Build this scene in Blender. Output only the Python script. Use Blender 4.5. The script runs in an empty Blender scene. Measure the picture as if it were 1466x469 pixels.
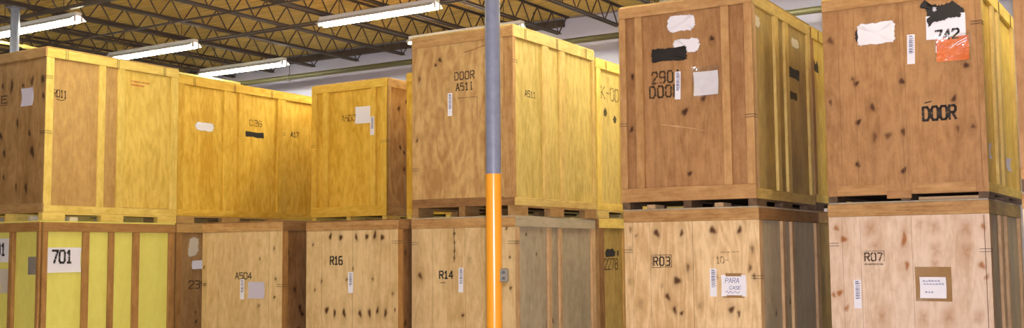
import bpy, bmesh, math, random
import numpy as np
from mathutils import Matrix, Vector

random.seed(7)
rng = np.random.default_rng(7)
SC = bpy.context.scene
COL = SC.collection
R = math.radians

# ------------------------------------------------------------------ camera
EYE = 1.78476
F_PX, PITCH, ROLL = 1531.94, R(4.68458), R(-0.50463)
cam_d = bpy.data.cameras.new('camera')
cam = bpy.data.objects.new('camera', cam_d)
COL.objects.link(cam)
cam_d.sensor_fit = 'HORIZONTAL'
cam_d.sensor_width = 36.0
cam_d.lens = 36.0 * F_PX / 1466.0
cam_d.clip_end = 200
_r, _f, _u = Vector((1, 0, 0)), Vector((0, math.cos(PITCH), math.sin(PITCH))), Vector((0, -math.sin(PITCH), math.cos(PITCH)))
_cr, _sr = math.cos(ROLL), math.sin(ROLL)
r2 = _r * _cr + _u * _sr
u2 = _u * _cr - _r * _sr
m = Matrix((r2, u2, -_f)).transposed().to_4x4()
m.translation = (0, 0, EYE)
cam.matrix_world = m
SC.camera = cam

# ------------------------------------------------------------------ world, flash, exposure
LAMP_STRENGTH = 64.0
LAMP_COLOR = (1.0, 0.93, 0.70)
FLASH_POWER = 2350.0
FLASH_COLOR = (0.95, 0.93, 1.10)
SC.view_settings.view_transform = 'Standard'
SC.view_settings.look = 'None'
SC.view_settings.gamma = 1.0
SC.view_settings.use_curve_mapping = False
SC.view_settings.exposure = 0.12
world = bpy.data.worlds.new('world')
SC.world = world
world.use_nodes = True
world.node_tree.nodes['Background'].inputs[0].default_value = (0.5, 0.5, 0.55, 1)
world.node_tree.nodes['Background'].inputs[1].default_value = 0.05
fl = bpy.data.lights.new('camera_flash', 'POINT')     # the photographer's flash, just above the lens
fl.energy = FLASH_POWER
fl.color = FLASH_COLOR
fl.shadow_soft_size = 0.06
flo = bpy.data.objects.new('camera_flash', fl)
flo.location = (0.05, -0.02, EYE + 0.16)
COL.objects.link(flo)

# ------------------------------------------------------------------ materials
def lin(c):
    return tuple(((v / 255 + 0.055) / 1.055) ** 2.4 if v / 255 > 0.04045 else v / 255 / 12.92 for v in c)

def new_mat(name):
    mt = bpy.data.materials.new(name)
    mt.use_nodes = True
    nt = mt.node_tree
    return mt, nt, nt.nodes['Principled BSDF']

def N(nt, kind, **kw):
    n = nt.nodes.new(kind)
    for k, v in kw.items():
        if k == 'op': n.operation = v
        else: setattr(n, k, v)
    return n

def math_node(nt, op, a, b=None, clamp=False):
    n = nt.nodes.new('ShaderNodeMath'); n.operation = op; n.use_clamp = clamp
    for i, v in enumerate((a, b)):
        if v is None: continue
        if isinstance(v, (int, float)): n.inputs[i].default_value = v
        else: nt.links.new(v, n.inputs[i])
    return n.outputs[0]

def mixc(nt, fac, a, b, blend='MIX'):
    n = nt.nodes.new('ShaderNodeMix'); n.data_type = 'RGBA'; n.blend_type = blend; n.clamp_factor = True
    for s, v in ((n.inputs[0], fac), (n.inputs[6], a), (n.inputs[7], b)):
        if isinstance(v, (int, float)): s.default_value = v
        elif isinstance(v, tuple): s.default_value = (*v, 1)
        else: nt.links.new(v, s)
    return n.outputs[2]

def paint(name, rgb, rough=0.5, metal=0.0, var=0.08, scale=6.0, spec=0.4):
    mt, nt, b = new_mat(name)
    tc = N(nt, 'ShaderNodeTexCoord'); ns = N(nt, 'ShaderNodeTexNoise')
    ns.inputs['Scale'].default_value = scale; ns.inputs['Detail'].default_value = 4
    nt.links.new(tc.outputs['Object'], ns.inputs['Vector'])
    c = lin(rgb)
    col = mixc(nt, ns.outputs['Fac'], tuple(v * (1 - var) for v in c), tuple(min(1, v * (1 + var)) for v in c))
    nt.links.new(col, b.inputs['Base Color'])
    b.inputs['Roughness'].default_value = rough
    b.inputs['Metallic'].default_value = metal
    b.inputs['Specular IOR Level'].default_value = spec
    return mt

def wood(name, light, dark, knot=(58, 34, 22), figure=0.5, strips=0.5, dirt=0.0, dirtc=(85, 78, 66), rough=0.62, fine=0.35, swirl=1.0):
    mt, nt, b = new_mat(name)
    at = N(nt, 'ShaderNodeAttribute'); at.attribute_name = 'wood'
    sp = N(nt, 'ShaderNodeSeparateXYZ'); nt.links.new(at.outputs['Vector'], sp.inputs[0])
    a, l, s = sp.outputs
    def vec(ka, kl, off=0.0):
        c = N(nt, 'ShaderNodeCombineXYZ')
        nt.links.new(math_node(nt, 'MULTIPLY', a, ka), c.inputs[0])
        nt.links.new(math_node(nt, 'MULTIPLY', l, kl), c.inputs[1])
        nt.links.new(math_node(nt, 'ADD', s, off), c.inputs[2])
        return c.outputs[0]
    def noise(v, detail=2.0, rgh=0.55):
        n = N(nt, 'ShaderNodeTexNoise'); n.inputs['Scale'].default_value = 1.0
        n.inputs['Detail'].default_value = detail; n.inputs['Roughness'].default_value = rgh
        nt.links.new(v, n.inputs['Vector']); return n.outputs['Fac']
    broad = noise(vec(3.2, 0.45), 3)
    streak = noise(vec(60, 1.6, 3.1), 3)
    rn = noise(vec(4.6, 0.62 * swirl, 7.7), 1.6, 0.45)
    rings = math_node(nt, 'MULTIPLY', math_node(nt, 'ADD', math_node(nt, 'SINE', math_node(nt, 'MULTIPLY', rn, 62.0 / swirl ** 0.7)), 1.0), 0.5)
    wn = N(nt, 'ShaderNodeTexWhiteNoise'); wn.noise_dimensions = '2D'
    cv = N(nt, 'ShaderNodeCombineXYZ')
    nt.links.new(math_node(nt, 'FLOOR', math_node(nt, 'MULTIPLY', math_node(nt, 'ADD', a, math_node(nt, 'MULTIPLY', s, 3.3)), 3.9)), cv.inputs[0])
    nt.links.new(s, cv.inputs[1]); nt.links.new(cv.outputs[0], wn.inputs['Vector'])
    f = math_node(nt, 'MULTIPLY', math_node(nt, 'SUBTRACT', broad, 0.5), 1.5)
    f = math_node(nt, 'ADD', f, math_node(nt, 'MULTIPLY', math_node(nt, 'SUBTRACT', streak, 0.5), 1.6 * fine))
    f = math_node(nt, 'ADD', f, math_node(nt, 'MULTIPLY', math_node(nt, 'SUBTRACT', rings, 0.5), 0.75 * figure))
    f = math_node(nt, 'ADD', f, math_node(nt, 'MULTIPLY', math_node(nt, 'SUBTRACT', wn.outputs['Value'], 0.5), 0.8 * strips))
    mot = noise(vec(13, 6, 5.5), 4, 0.65)
    f = math_node(nt, 'ADD', f, math_node(nt, 'MULTIPLY', math_node(nt, 'SUBTRACT', mot, 0.5), 2.0))
    f = math_node(nt, 'ADD', f, 0.45, clamp=True)
    col = mixc(nt, f, lin(light), lin(dark))
    if dirt > 0:
        dn = noise(vec(2.2, 1.1, 11.3), 5, 0.62)
        df = math_node(nt, 'MULTIPLY', math_node(nt, 'SUBTRACT', dn, 0.36, ), 3.0 * dirt, clamp=True)
        col = mixc(nt, df, col, lin(dirtc))
    ka = N(nt, 'ShaderNodeAttribute'); ka.attribute_name = 'knot'
    halo = tuple(0.45 * p + 0.55 * q for p, q in zip(lin(dark), lin(knot)))
    col = mixc(nt, math_node(nt, 'MULTIPLY', ka.outputs['Fac'], 1.7, clamp=True), col, halo)
    col = mixc(nt, math_node(nt, 'MULTIPLY', math_node(nt, 'SUBTRACT', ka.outputs['Fac'], 0.45), 2.2, clamp=True), col, lin(knot))
    nt.links.new(col, b.inputs['Base Color'])
    b.inputs['Roughness'].default_value = rough
    b.inputs['Specular IOR Level'].default_value = 0.25
    return mt

def soft_paint(name, rgb, thresh=0.5):
    """sprayed paint whose edge breaks up over the wood (attribute 'cover': 1 inside, 0 at the rim)"""
    mt, nt, b = new_mat(name)
    at = N(nt, 'ShaderNodeAttribute'); at.attribute_name = 'cover'
    tc = N(nt, 'ShaderNodeTexCoord'); ns = N(nt, 'ShaderNodeTexNoise')
    ns.inputs['Scale'].default_value = 26; ns.inputs['Detail'].default_value = 4
    nt.links.new(tc.outputs['Object'], ns.inputs['Vector'])
    v = math_node(nt, 'ADD', at.outputs['Fac'], math_node(nt, 'MULTIPLY', math_node(nt, 'SUBTRACT', ns.outputs['Fac'], 0.5), 0.9))
    v = math_node(nt, 'MULTIPLY', math_node(nt, 'SUBTRACT', v, 0.22), 2.6, clamp=True)
    b.inputs['Base Color'].default_value = (*lin(rgb), 1)
    b.inputs['Roughness'].default_value = 0.6
    nt.links.new(math_node(nt, 'MULTIPLY', v, thresh), b.inputs['Alpha'])
    return mt

def worn_ink(name, rgb, cover=0.62):
    mt, nt, b = new_mat(name)
    tc = N(nt, 'ShaderNodeTexCoord'); ns = N(nt, 'ShaderNodeTexNoise')
    ns.inputs['Scale'].default_value = 38; ns.inputs['Detail'].default_value = 3
    nt.links.new(tc.outputs['Object'], ns.inputs['Vector'])
    v = math_node(nt, 'MULTIPLY', math_node(nt, 'ADD', math_node(nt, 'SUBTRACT', ns.outputs['Fac'], 0.5), cover * 0.5), 3.2, clamp=True)
    b.inputs['Base Color'].default_value = (*lin(rgb), 1); b.inputs['Roughness'].default_value = 0.7
    nt.links.new(v, b.inputs['Alpha'])
    return mt

M = {}
M['pale']   = wood('pale_plywood', (232, 210, 188), (206, 176, 146), knot=(164, 98, 44), figure=0.35, strips=0.5)
M['maple']  = wood('light_fir_plywood', (238, 210, 164), (208, 172, 122), knot=(86, 54, 36), figure=0.6, strips=0.35)
M['tan']    = wood('tan_plywood', (226, 198, 148), (198, 165, 112), knot=(80, 46, 26), figure=0.35, strips=0.7)
M['honey']  = wood('honey_fir_plywood', (208, 172, 114), (172, 130, 78), knot=(70, 42, 24), figure=0.7, strips=0.3, swirl=2.6)
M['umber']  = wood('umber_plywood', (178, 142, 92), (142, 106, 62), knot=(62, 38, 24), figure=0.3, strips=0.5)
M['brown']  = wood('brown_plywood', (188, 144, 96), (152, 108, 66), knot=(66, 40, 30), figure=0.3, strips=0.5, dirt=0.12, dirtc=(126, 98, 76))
M['redstud']= wood('brown_lumber', (200, 158, 106), (166, 122, 74), knot=(66, 38, 24), figure=0.3, strips=0, fine=0.5)
M['yellow'] = wood('yellow_plywood', (234, 204, 104), (206, 168, 66), knot=(90, 60, 26), figure=0.5, strips=0.35, swirl=1.6)
M['golden'] = wood('golden_plywood', (238, 200, 84), (210, 162, 48), knot=(90, 60, 26), figure=0.5, strips=0.4, swirl=1.6)
M['gldstud'] = wood('golden_lumber', (242, 208, 94), (216, 172, 60), knot=(96, 62, 28), figure=0.3, strips=0, fine=0.5)
M['ystud']  = wood('yellow_lumber', (242, 216, 120), (214, 182, 84), knot=(100, 64, 28), figure=0.3, strips=0, fine=0.5)
M['ltan']   = wood('dull_tan_plywood', (206, 168, 104), (176, 138, 80), knot=(70, 44, 26), figure=0.3, strips=0.4)
M['green']  = wood('greenish_yellow_plywood', (216, 194, 116), (186, 161, 86), knot=(90, 64, 34), figure=0.6, strips=0.25, swirl=1.3)
M['gstud']  = wood('dusty_yellow_lumber', (220, 194, 118), (188, 156, 88), knot=(84, 56, 32), figure=0.3, strips=0, fine=0.5)
M['grey']   = wood('grey_plywood', (198, 186, 160), (166, 152, 126), knot=(60, 46, 34), figure=0.2, strips=0.3, dirt=0.4, dirtc=(138, 128, 110))  # grey sheet with darker random patches
M['greystud']= wood('weathered_lumber', (214, 180, 136), (178, 142, 104), knot=(70, 44, 28), figure=0.3, strips=0, fine=0.5)
M['patchy']  = wood('patchy_yellow_brown_plywood', (196, 168, 98), (160, 132, 76), knot=(70, 50, 32), figure=0.3, strips=0.4, dirt=0.75, dirtc=(126, 108, 78))  # yellow-tan sheet with grey-brown patches at random
M['rail']   = wood('orange_fir_rail', (198, 158, 104), (158, 114, 66), knot=(80, 48, 26), figure=0.2, strips=0, fine=0.9)
M['dkrail'] = wood('dark_brown_rail', (158, 118, 74), (122, 86, 50), knot=(60, 36, 22), figure=0.2, strips=0, fine=0.8)
M['dkwood'] = wood('dark_runner_lumber', (118, 94, 70), (84, 64, 48), knot=(50, 32, 22), figure=0.2, strips=0, fine=0.6)
M['orange'] = wood('reddish_brown_lumber', (178, 134, 78), (144, 102, 56), knot=(70, 40, 22), figure=0.3, strips=0, fine=0.6)
M['olive']  = wood('olive_yellow_plywood', (192, 166, 96), (160, 134, 70), knot=(70, 50, 28), figure=0.3, strips=0.3)
M['ypaint'] = wood('yellow_painted_board', (236, 232, 124), (226, 220, 108), knot=(120, 100, 40), figure=0.1, strips=0.15, fine=0.1, rough=0.45)
M['sliver'] = wood('bare_new_lumber', (236, 226, 196), (214, 200, 160), figure=0.1, strips=0)
M['seamline'] = paint('dark_sheet_joint', (104, 72, 44), 0.8)
M['ink']    = worn_ink('black_stencil_ink', (40, 34, 30), 0.62)
M['fadedink'] = worn_ink('faded_stencil_ink', (100, 76, 40), 0.3)
M['brownink'] = worn_ink('brown_stencil_ink', (70, 52, 34), 0.45)
M['redink'] = worn_ink('faint_red_ink', (222, 120, 60), 0.35)
M['blueink'] = paint('blue_marker_ink', (96, 98, 150), 0.6)
M['wire']   = paint('dark_steel_wire', (84, 66, 48), 0.45, 0.5)
M['paper']  = paint('white_paper', (240, 240, 250), 0.7, var=0.02)
M['lilac']  = paint('pale_lilac_paper', (204, 200, 222), 0.6, var=0.03)
M['grime']  = paint('worn_grey_paper', (206, 198, 186), 0.7, var=0.06)
M['barink'] = paint('blue_grey_barcode_ink', (92, 96, 132), 0.6)
M['orangep'] = paint('orange_paper', (236, 116, 56), 0.6, var=0.04)
M['tape']   = paint('brown_packing_tape', (158, 122, 76), 0.3, var=0.12, scale=20)
M['steelplate'] = paint('brushed_steel_plate', (176, 172, 168), 0.3, 0.7, var=0.15, scale=30)
M['whitespray'] = soft_paint('white_spray_paint', (246, 246, 254))
M['dullspray'] = soft_paint('thin_white_spray_paint', (214, 206, 186))
M['blackspray'] = soft_paint('black_spray_paint', (34, 32, 32))
M['smudge'] = soft_paint('dark_smudge', (62, 56, 36), 0.75)
for k in ('whitespray', 'dullspray', 'blackspray'):
    for n in M[k].node_tree.nodes:
        if n.type == 'MATH' and n.operation == 'MULTIPLY' and abs(n.inputs[1].default_value - 0.5) < 1e-6 and n.outputs[0].links and n.outputs[0].links[0].to_socket.name == 'Alpha':
            n.inputs[1].default_value = 0.97

def film_mat():
    mt, nt, b = new_mat('clear_plastic_film')
    out = nt.nodes['Material Output']
    tr = N(nt, 'ShaderNodeBsdfTransparent'); gl = N(nt, 'ShaderNodeBsdfGlossy'); mx = N(nt, 'ShaderNodeMixShader')
    gl.inputs['Roughness'].default_value = 0.18
    tc = N(nt, 'ShaderNodeTexCoord'); ns = N(nt, 'ShaderNodeTexNoise'); ns.inputs['Scale'].default_value = 14
    bp = N(nt, 'ShaderNodeBump'); bp.inputs['Strength'].default_value = 0.9; bp.inputs['Distance'].default_value = 0.02
    nt.links.new(tc.outputs['Object'], ns.inputs['Vector']); nt.links.new(ns.outputs['Fac'], bp.inputs['Height'])
    nt.links.new(bp.outputs['Normal'], gl.inputs['Normal'])
    mx.inputs[0].default_value = 0.1
    nt.links.new(tr.outputs[0], mx.inputs[1]); nt.links.new(gl.outputs[0], mx.inputs[2]); nt.links.new(mx.outputs[0], out.inputs[0])
    return mt
M['film'] = film_mat()
M['steel'] = paint('dark_primed_steel', (80, 70, 66), 0.5, 0.0, var=0.15, scale=3)
M['steel2'] = paint('grey_galvanised_steel', (150, 146, 150), 0.4, 0.3, var=0.1)
M['deck'] = paint('tan_roof_deck', (196, 170, 98), 0.7, var=0.16, scale=0.7)
M['wall'] = paint('lavender_white_wall_paint', (200, 203, 232), 0.8, var=0.05, scale=1.2)
M['sidewall'] = paint('off_white_wall_paint', (226, 222, 214), 0.8, var=0.05, scale=1.2)
M['floor'] = paint('pale_sealed_concrete', (196, 190, 178), 0.6, var=0.15, scale=1.5)
M['pipe'] = paint('olive_painted_pipe', (88, 86, 60), 0.4, var=0.1)
M['ypipe'] = paint('lamplit_yellow_pipe', (226, 206, 120), 0.4, var=0.06)  # lamplight put into the pipe's pale yellow
M['polegrey'] = paint('blue_grey_column_paint', (122, 128, 148), 0.38, var=0.22, scale=14)
M['poleyel'] = paint('safety_yellow_column_paint', (236, 158, 40), 0.25, var=0.05, scale=5, spec=0.6)
M['lampwhite'] = paint('white_enamel', (224, 224, 228), 0.35, var=0.02)
M['box'] = paint('weathered_grey_electrical_box', (112, 106, 92), 0.7, 0.0, var=0.3, scale=40)
M['boxcover'] = paint('dull_cover_plate', (128, 122, 108), 0.7, 0.0, var=0.3, scale=60)
M['socket'] = paint('dark_outlet_plastic', (52, 50, 48), 0.5)
mt, nt, b = new_mat('fluorescent_tube')
b.inputs['Base Color'].default_value = (0.9, 0.9, 0.9, 1)
b.inputs['Emission Color'].default_value = (*LAMP_COLOR, 1)
b.inputs['Emission Strength'].default_value = LAMP_STRENGTH
M['tube'] = mt

# ------------------------------------------------------------------ mesh helpers
class MB:
    """collects shapes with the 'wood' and 'knot' / 'cover' attributes; build() links ONE mesh object"""
    def __init__(self):
        self.v, self.f, self.w, self.k, self.smooth = [], [], [], [], []
        self.seed = random.random() * 50
    def add(self, verts, faces, grain='z', smooth=False, k=0.0, w=None):
        n = len(self.v)
        for i, p in enumerate(verts):
            self.v.append(tuple(p))
            if w is not None: self.w.append(w[i])
            elif grain == 'z': self.w.append((p[0] + p[1], p[2], self.seed))
            elif grain == 'x': self.w.append((p[2] + p[1], p[0], self.seed))
            else: self.w.append((p[2] + p[0], p[1], self.seed))
            self.k.append(k if isinstance(k, (int, float)) else k[i])
        for f in faces:
            self.f.append(tuple(i + n for i in f)); self.smooth.append(smooth)
        return self
    def box(self, x0, x1, y0, y1, z0, z1, grain=None, c=0.004):
        """box with chamfered edges"""
        if grain is None:
            d = (x1 - x0, y1 - y0, z1 - z0); grain = 'xyz'[d.index(max(d))]
        c = min(c, 0.3 * min(x1 - x0, y1 - y0, z1 - z0))
        bm = bmesh.new()
        bmesh.ops.create_cube(bm, size=1.0)
        for v in bm.verts:
            v.co = ((x0 + x1) / 2 + v.co.x * (x1 - x0), (y0 + y1) / 2 + v.co.y * (y1 - y0), (z0 + z1) / 2 + v.co.z * (z1 - z0))
        if c > 0:
            bmesh.ops.bevel(bm, geom=bm.edges[:], offset=c, segments=1, affect='EDGES')
        bm.verts.index_update()
        vs = [tuple(v.co) for v in bm.verts]; fs = [[v.index for v in f.verts] for f in bm.faces]
        bm.free()
        return self.add(vs, fs, grain)
    def bar(self, p, q, r, n=8, cap=True):
        p, q = Vector(p), Vector(q)
        d = (q - p).normalized(); a = d.orthogonal().normalized(); b2 = d.cross(a)
        vs = []
        for e in (p, q):
            for i in range(n):
                t = 2 * math.pi * i / n
                vs.append(e + a * (r * math.cos(t)) + b2 * (r * math.sin(t)))
        fs = [(i, (i + 1) % n, n + (i + 1) % n, n + i) for i in range(n)]
        self.add(vs, fs, 'z', n > 6)
        if cap:
            self.add(vs[:n], [tuple(range(n - 1, -1, -1))]); self.add(vs[n:], [tuple(range(n))])
        return self
    def prism(self, poly, x0, x1):
        """polygon in (y, z) extruded along x"""
        n = len(poly)
        vs = [(x0, y, z) for y, z in poly] + [(x1, y, z) for y, z in poly]
        fs = [(i, (i + 1) % n, n + (i + 1) % n, n + i) for i in range(n)] + [tuple(range(n - 1, -1, -1)), tuple(range(n, 2 * n))]
        return self.add(vs, fs, 'y')
    def build(self, name, mat, parent=None, attr2='knot'):
        me = bpy.data.meshes.new(name)
        me.from_pydata(self.v, [], self.f)
        a = me.attributes.new('wood', 'FLOAT_VECTOR', 'POINT'); a.data.foreach_set('vector', np.array(self.w, dtype=np.float32).ravel())
        a = me.attributes.new(attr2, 'FLOAT', 'POINT'); a.data.foreach_set('value', np.array(self.k, dtype=np.float32))
        me.polygons.foreach_set('use_smooth', self.smooth)
        bm = bmesh.new(); bm.from_mesh(me)
        bmesh.ops.recalc_face_normals(bm, faces=bm.faces[:])
        bm.to_mesh(me); bm.free()
        me.materials.append(mat)
        o = bpy.data.objects.new(name, me)
        COL.objects.link(o)
        if parent is not None: o.parent = parent
        return o

def tag(o, label=None, cat=None, group=None, kind=None):
    for k, v in (('label', label), ('category', cat), ('group', group), ('kind', kind)):
        if v: o[k] = v
    return o

def thing(name, loc, rz, label, cat, group=None):
    o = bpy.data.objects.new(name, None)
    o.empty_display_size = 0.3
    o.location = loc; o.rotation_euler = (0, 0, rz)
    COL.objects.link(o)
    return tag(o, label, cat, group)

# the building's own axes: lat runs along the crate fronts to the right, dep runs away from the aisle
TH = R(32.3)
def world_xy(lat, dep):
    return (lat * math.cos(TH) + dep * math.sin(TH), -lat * math.sin(TH) + dep * math.cos(TH))
def lat_dep(x, y):
    return (x * math.cos(TH) - y * math.sin(TH), x * math.sin(TH) + y * math.cos(TH))

# ------------------------------------------------------------------ room shell
LAT0, LAT1, DEP0, DEP1, DECK = -27.0, 14.0, -9.0, 17.35, 6.17
def struct(name, mb, mat, rz=True):
    o = mb.build(name, mat)
    if rz: o.rotation_euler = (0, 0, -TH)
    return tag(o, kind='structure')
struct('floor', MB().box(LAT0 - .2, LAT1 + .2, DEP0 - .2, DEP1 + .2, -0.2, 0.0, c=0), M['floor'])
struct('wall_back', MB().box(LAT0 - .2, LAT1 + .2, DEP1, DEP1 + 0.2, 0, DECK + .2, c=0), M['wall'])
struct('wall_front', MB().box(LAT0 - .2, LAT1 + .2, DEP0 - 0.2, DEP0, 0, DECK + .2, c=0), M['sidewall'])
struct('wall_left', MB().box(LAT0 - 0.2, LAT0, DEP0, DEP1, 0, DECK + .2, c=0), M['sidewall'])
struct('wall_right', MB().box(LAT1, LAT1 + 0.2, DEP0, DEP1, 0, DECK + .2, c=0), M['sidewall'])
# ribbed roof deck, ribs along lat
deck = MB()
prof = []
d = DEP0
while d < DEP1:
    for dd, zz in ((0, 0), (0.09, 0), (0.105, 0.035), (0.135, 0.035), (0.15, 0)):
        if d + dd <= DEP1 and (not prof or d + dd > prof[-1][0] + 1e-6): prof.append((d + dd, DECK + zz))
    d += 0.15
n = len(prof)
deck.add([(LAT0, y, z) for y, z in prof] + [(LAT1, y, z) for y, z in prof] + [(LAT0, DEP0, DECK + .2), (LAT1, DEP0, DECK + .2), (LAT0, DEP1, DECK + .2), (LAT1, DEP1, DECK + .2)],
         [(i, i + 1, n + i + 1, n + i) for i in range(n - 1)] + [(2 * n, 2 * n + 1, 2 * n + 3, 2 * n + 2)])
struct('ceiling', deck, M['deck'])
struct('trim_1', MB().box(LAT0, LAT1, DEP1 - 0.012, DEP1, DECK - 0.035, DECK - 0.004), M['steel2'])
struct('trim_2', MB().box(LAT0, -9.75, DEP1 - 0.1, DEP1 - 0.014, 5.985, 6.115), M['steel'])

# ------------------------------------------------------------------ bar joists
CH = 5.78
def joist(lat, label, dep0=1.0):
    x, y = world_xy(lat, 0)
    t = thing('bar_joist', (x, y, CH), -TH, label, 'roof joist', 'bar joists under the roof deck')
    e = DEP1 - 0.02
    top = DECK - CH - 0.002
    b = MB()                                     # bottom chord: a pair of angles
    for s in (-1, 1):
        xa = s * 0.012
        b.box(min(xa, xa + s * 0.006), max(xa, xa + s * 0.006), dep0, e - 0.32, 0, 0.05, 'y', 0)
        b.box(min(xa, xa + s * 0.044), max(xa, xa + s * 0.044), dep0, e - 0.32, 0, 0.006, 'y', 0)
    b.build('bottom_chord', M['steel'], t)
    b = MB()
    for s in (-1, 1):
        xa = s * 0.012
        b.box(min(xa, xa + s * 0.006), max(xa, xa + s * 0.006), dep0, e, top - 0.03, top, 'y', 0)
        b.box(min(xa, xa + s * 0.032), max(xa, xa + s * 0.032), dep0, e, top - 0.006, top, 'y', 0)
    b.build('top_chord', M['steel'], t)
    wb = MB(); yv = e - 0.35; P = 0.51
    wb.bar((0, e - 0.06, top - 0.03), (0, yv, 0.02), 0.012, 6)
    while yv > dep0 + P:
        wb.bar((0, yv, 0.02), (0, yv - P / 2, top - 0.02), 0.012, 6)
        wb.bar((0, yv - P / 2, top - 0.02), (0, yv - P, 0.02), 0.012, 6)
        yv -= P
    wb.build('web', M['steel'], t)
    return t
JL = {-1: 'bar joist nearest the right, showing against the wall just left of the tall brown crate',
      0: 'dark bar joist ending against the white wall above the greenish yellow crate side',
      1: 'dark bar joist passing over the top of the grey and yellow column',
      2: 'dark bar joist running over the tall crate left of the column',
      3: 'dark bar joist at the right end of the highest light fixture',
      4: 'thick dark bar joist touching the left end of the highest light fixture',
      5: 'dark bar joist running into the top of the white wall left of the highest light',
      6: 'dark bar joist one bay left of the highest light fixture, over the lowest light',
      7: 'dark bar joist at the right ends of the left-hand light fixtures',
      8: 'dark bar joist between the upper left light and the middle left light',
      9: 'dark bar joist crossing above the upper left light fixture',
      10: 'leftmost dark bar joist beyond the thin left column'}
for k in range(-1, 11):
    joist(-8.47 - 1.216 * (k + 0), JL[k] if k in JL else JL[10])
def bridging(dep, z, lat0, lat1, label, w=0.03):
    x, y = world_xy(lat0, dep)
    b = MB()
    L = lat1 - lat0
    b.box(0, L, 0, w, 0, 0.005, 'x', 0); b.box(0, L, 0, 0.005, 0.005, w, 'x', 0)
    o = b.build('bridging_angle', M['steel'])
    o.location = (x, y, CH - w - 0.002); o.rotation_euler = (0, 0, -TH)
    return tag(o, label, 'roof bracing', 'cross bracing between the joists')
bridging(10.47, CH - 0.048, -20.5, -6.0, 'steel bracing angle crossing the joists just above the upper left light', 0.06)
bridging(12.22, CH - 0.048, -20.5, -6.0, 'steel bracing angle crossing the joists between the two left-hand lights')
bridging(13.56, CH - 0.048, -20.5, -6.0, 'steel bracing angle in line with the highest light, nearer of a pair')
bridging(13.70, CH - 0.048, -20.5, -6.0, 'steel bracing angle in line with the highest light, farther of a pair')

# ------------------------------------------------------------------ fluorescent fixtures
def lamp(lat, dep, z, label, length=2.44):
    x, y = world_xy(lat, dep)
    t = thing('strip_light', (x, y, z), -TH, label, 'ceiling light', 'fluorescent strip lights under the joists')
    L = length
    MB().box(0, L, -0.06, 0.06, 0.10, 0.155, 'x', 0.008).build('housing', M['lampwhite'], t)
    rf = MB()
    for s in (-1, 1):
        pts = [(s * 0.055, 0.101), (s * 0.150, 0.03), (s * 0.150, 0.022), (s * 0.055, 0.092)]
        rf.prism(pts, 0.01, L - 0.01)
    rf.box(0.01, L - 0.01, -0.056, 0.056, 0.090, 0.0995, 'x', 0)
    rf.build('reflector', M['lampwhite'], t)
    for s in (-1, 1):
        MB().bar((0.045, s * 0.065, 0.018), (L - 0.045, s * 0.065, 0.018), 0.024, 10).build('tube', M['tube'], t)
    for xx in (0.0, L - 0.03):
        for s in (-1, 1):
            MB().box(xx + 0.002, xx + 0.028, s * 0.065 - 0.022, s * 0.065 + 0.022, -0.008, 0.0895, 'z', 0.004).build('socket', M['lampwhite'], t)
    for xx in (0.4, L - 0.4):
        MB().bar((xx, 0, 0.154), (xx, 0, DECK - z + 0.001), 0.006, 6).build('hanger', M['steel'], t)
    return t
lamp(-17.56, 10.75, 5.58, 'lit strip light at the top left, behind the thin left column')
lamp(-17.72, 13.33, 5.58, 'lit strip light touching the top of the upper left crate, middle of the three leftmost')
lamp(-17.72, 15.62, 5.58, 'lit strip light lowest in the picture, before the white wall')
lamp(-12.24, 13.36, 5.60, 'longest and highest lit strip light, at the top centre left')
lamp(-11.96, 15.45, 5.59, 'strip light mostly hidden behind the tall crate left of the column')
# the same grid of lights goes on over the aisle and to the right, above the frame
for i, (la, de) in enumerate(((-7.1, 13.3), (-6.9, 10.75), (-17.6, 8.0), (-12.2, 8.0), (-1.5, 10.75), (-1.5, 13.3), (-7.0, 15.62))):
    lamp(la, de, 5.58 if de < 15 else 5.68, 'lit strip light overhead, above the top edge of the picture')

# ------------------------------------------------------------------ pipes
def pipe(name, lat0, dep0, lat1, dep1, z, r, mat, label, hang):
    x, y = world_xy(lat0, dep0)
    L = math.hypot(lat1 - lat0, dep1 - dep0)
    rz = -TH + math.atan2(dep1 - dep0, lat1 - lat0)
    t = thing(name, (x, y, z), rz, label, 'pipe')
    p = MB().bar((0, 0, 0), (L, 0, 0), r, 16)
    p.build('pipe_run', M[mat], t)
    c = MB()
    q = 3.1
    while q < L:
        c.bar((q - 0.05, 0, 0), (q + 0.05, 0, 0), r + 0.012, 16); q += 6.2
    c.build('coupling', M[mat], t)
    for h in hang:
        hb = MB()
        hb.bar((h, 0, r + 0.01), (h, 0, DECK - z + 0.001), 0.006, 6)
        hb.build('hanger_rod', M['steel'], t)
        rg = MB()
        for i in range(14):
            a0, a1 = 2 * math.pi * i / 14, 2 * math.pi * (i + 1) / 14
            rr = r + 0.014
            rg.bar((h, rr * math.cos(a0), rr * math.sin(a0)), (h, rr * math.cos(a1), rr * math.sin(a1)), 0.008, 6, False)
        rg.build('ring', M['steel2'], t)
    return t
pipe('sprinkler_pipe', -22, 16.6, 8, 16.6, 5.535, 0.055, 'pipe', 'long olive pipe hung along the white back wall below the joist ends', (2.0, 5.9, 12.0, 18.0, 24.0))
pipe('lit_pipe', -17.38, 2.0, -17.38, 16.4, 5.5, 0.026, 'ypipe', 'thin pale yellow pipe under the ceiling right of the thin left column', (3.0, 7.0, 11.0))  # thin pipe coloured as if a lamp lit it yellow

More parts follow.
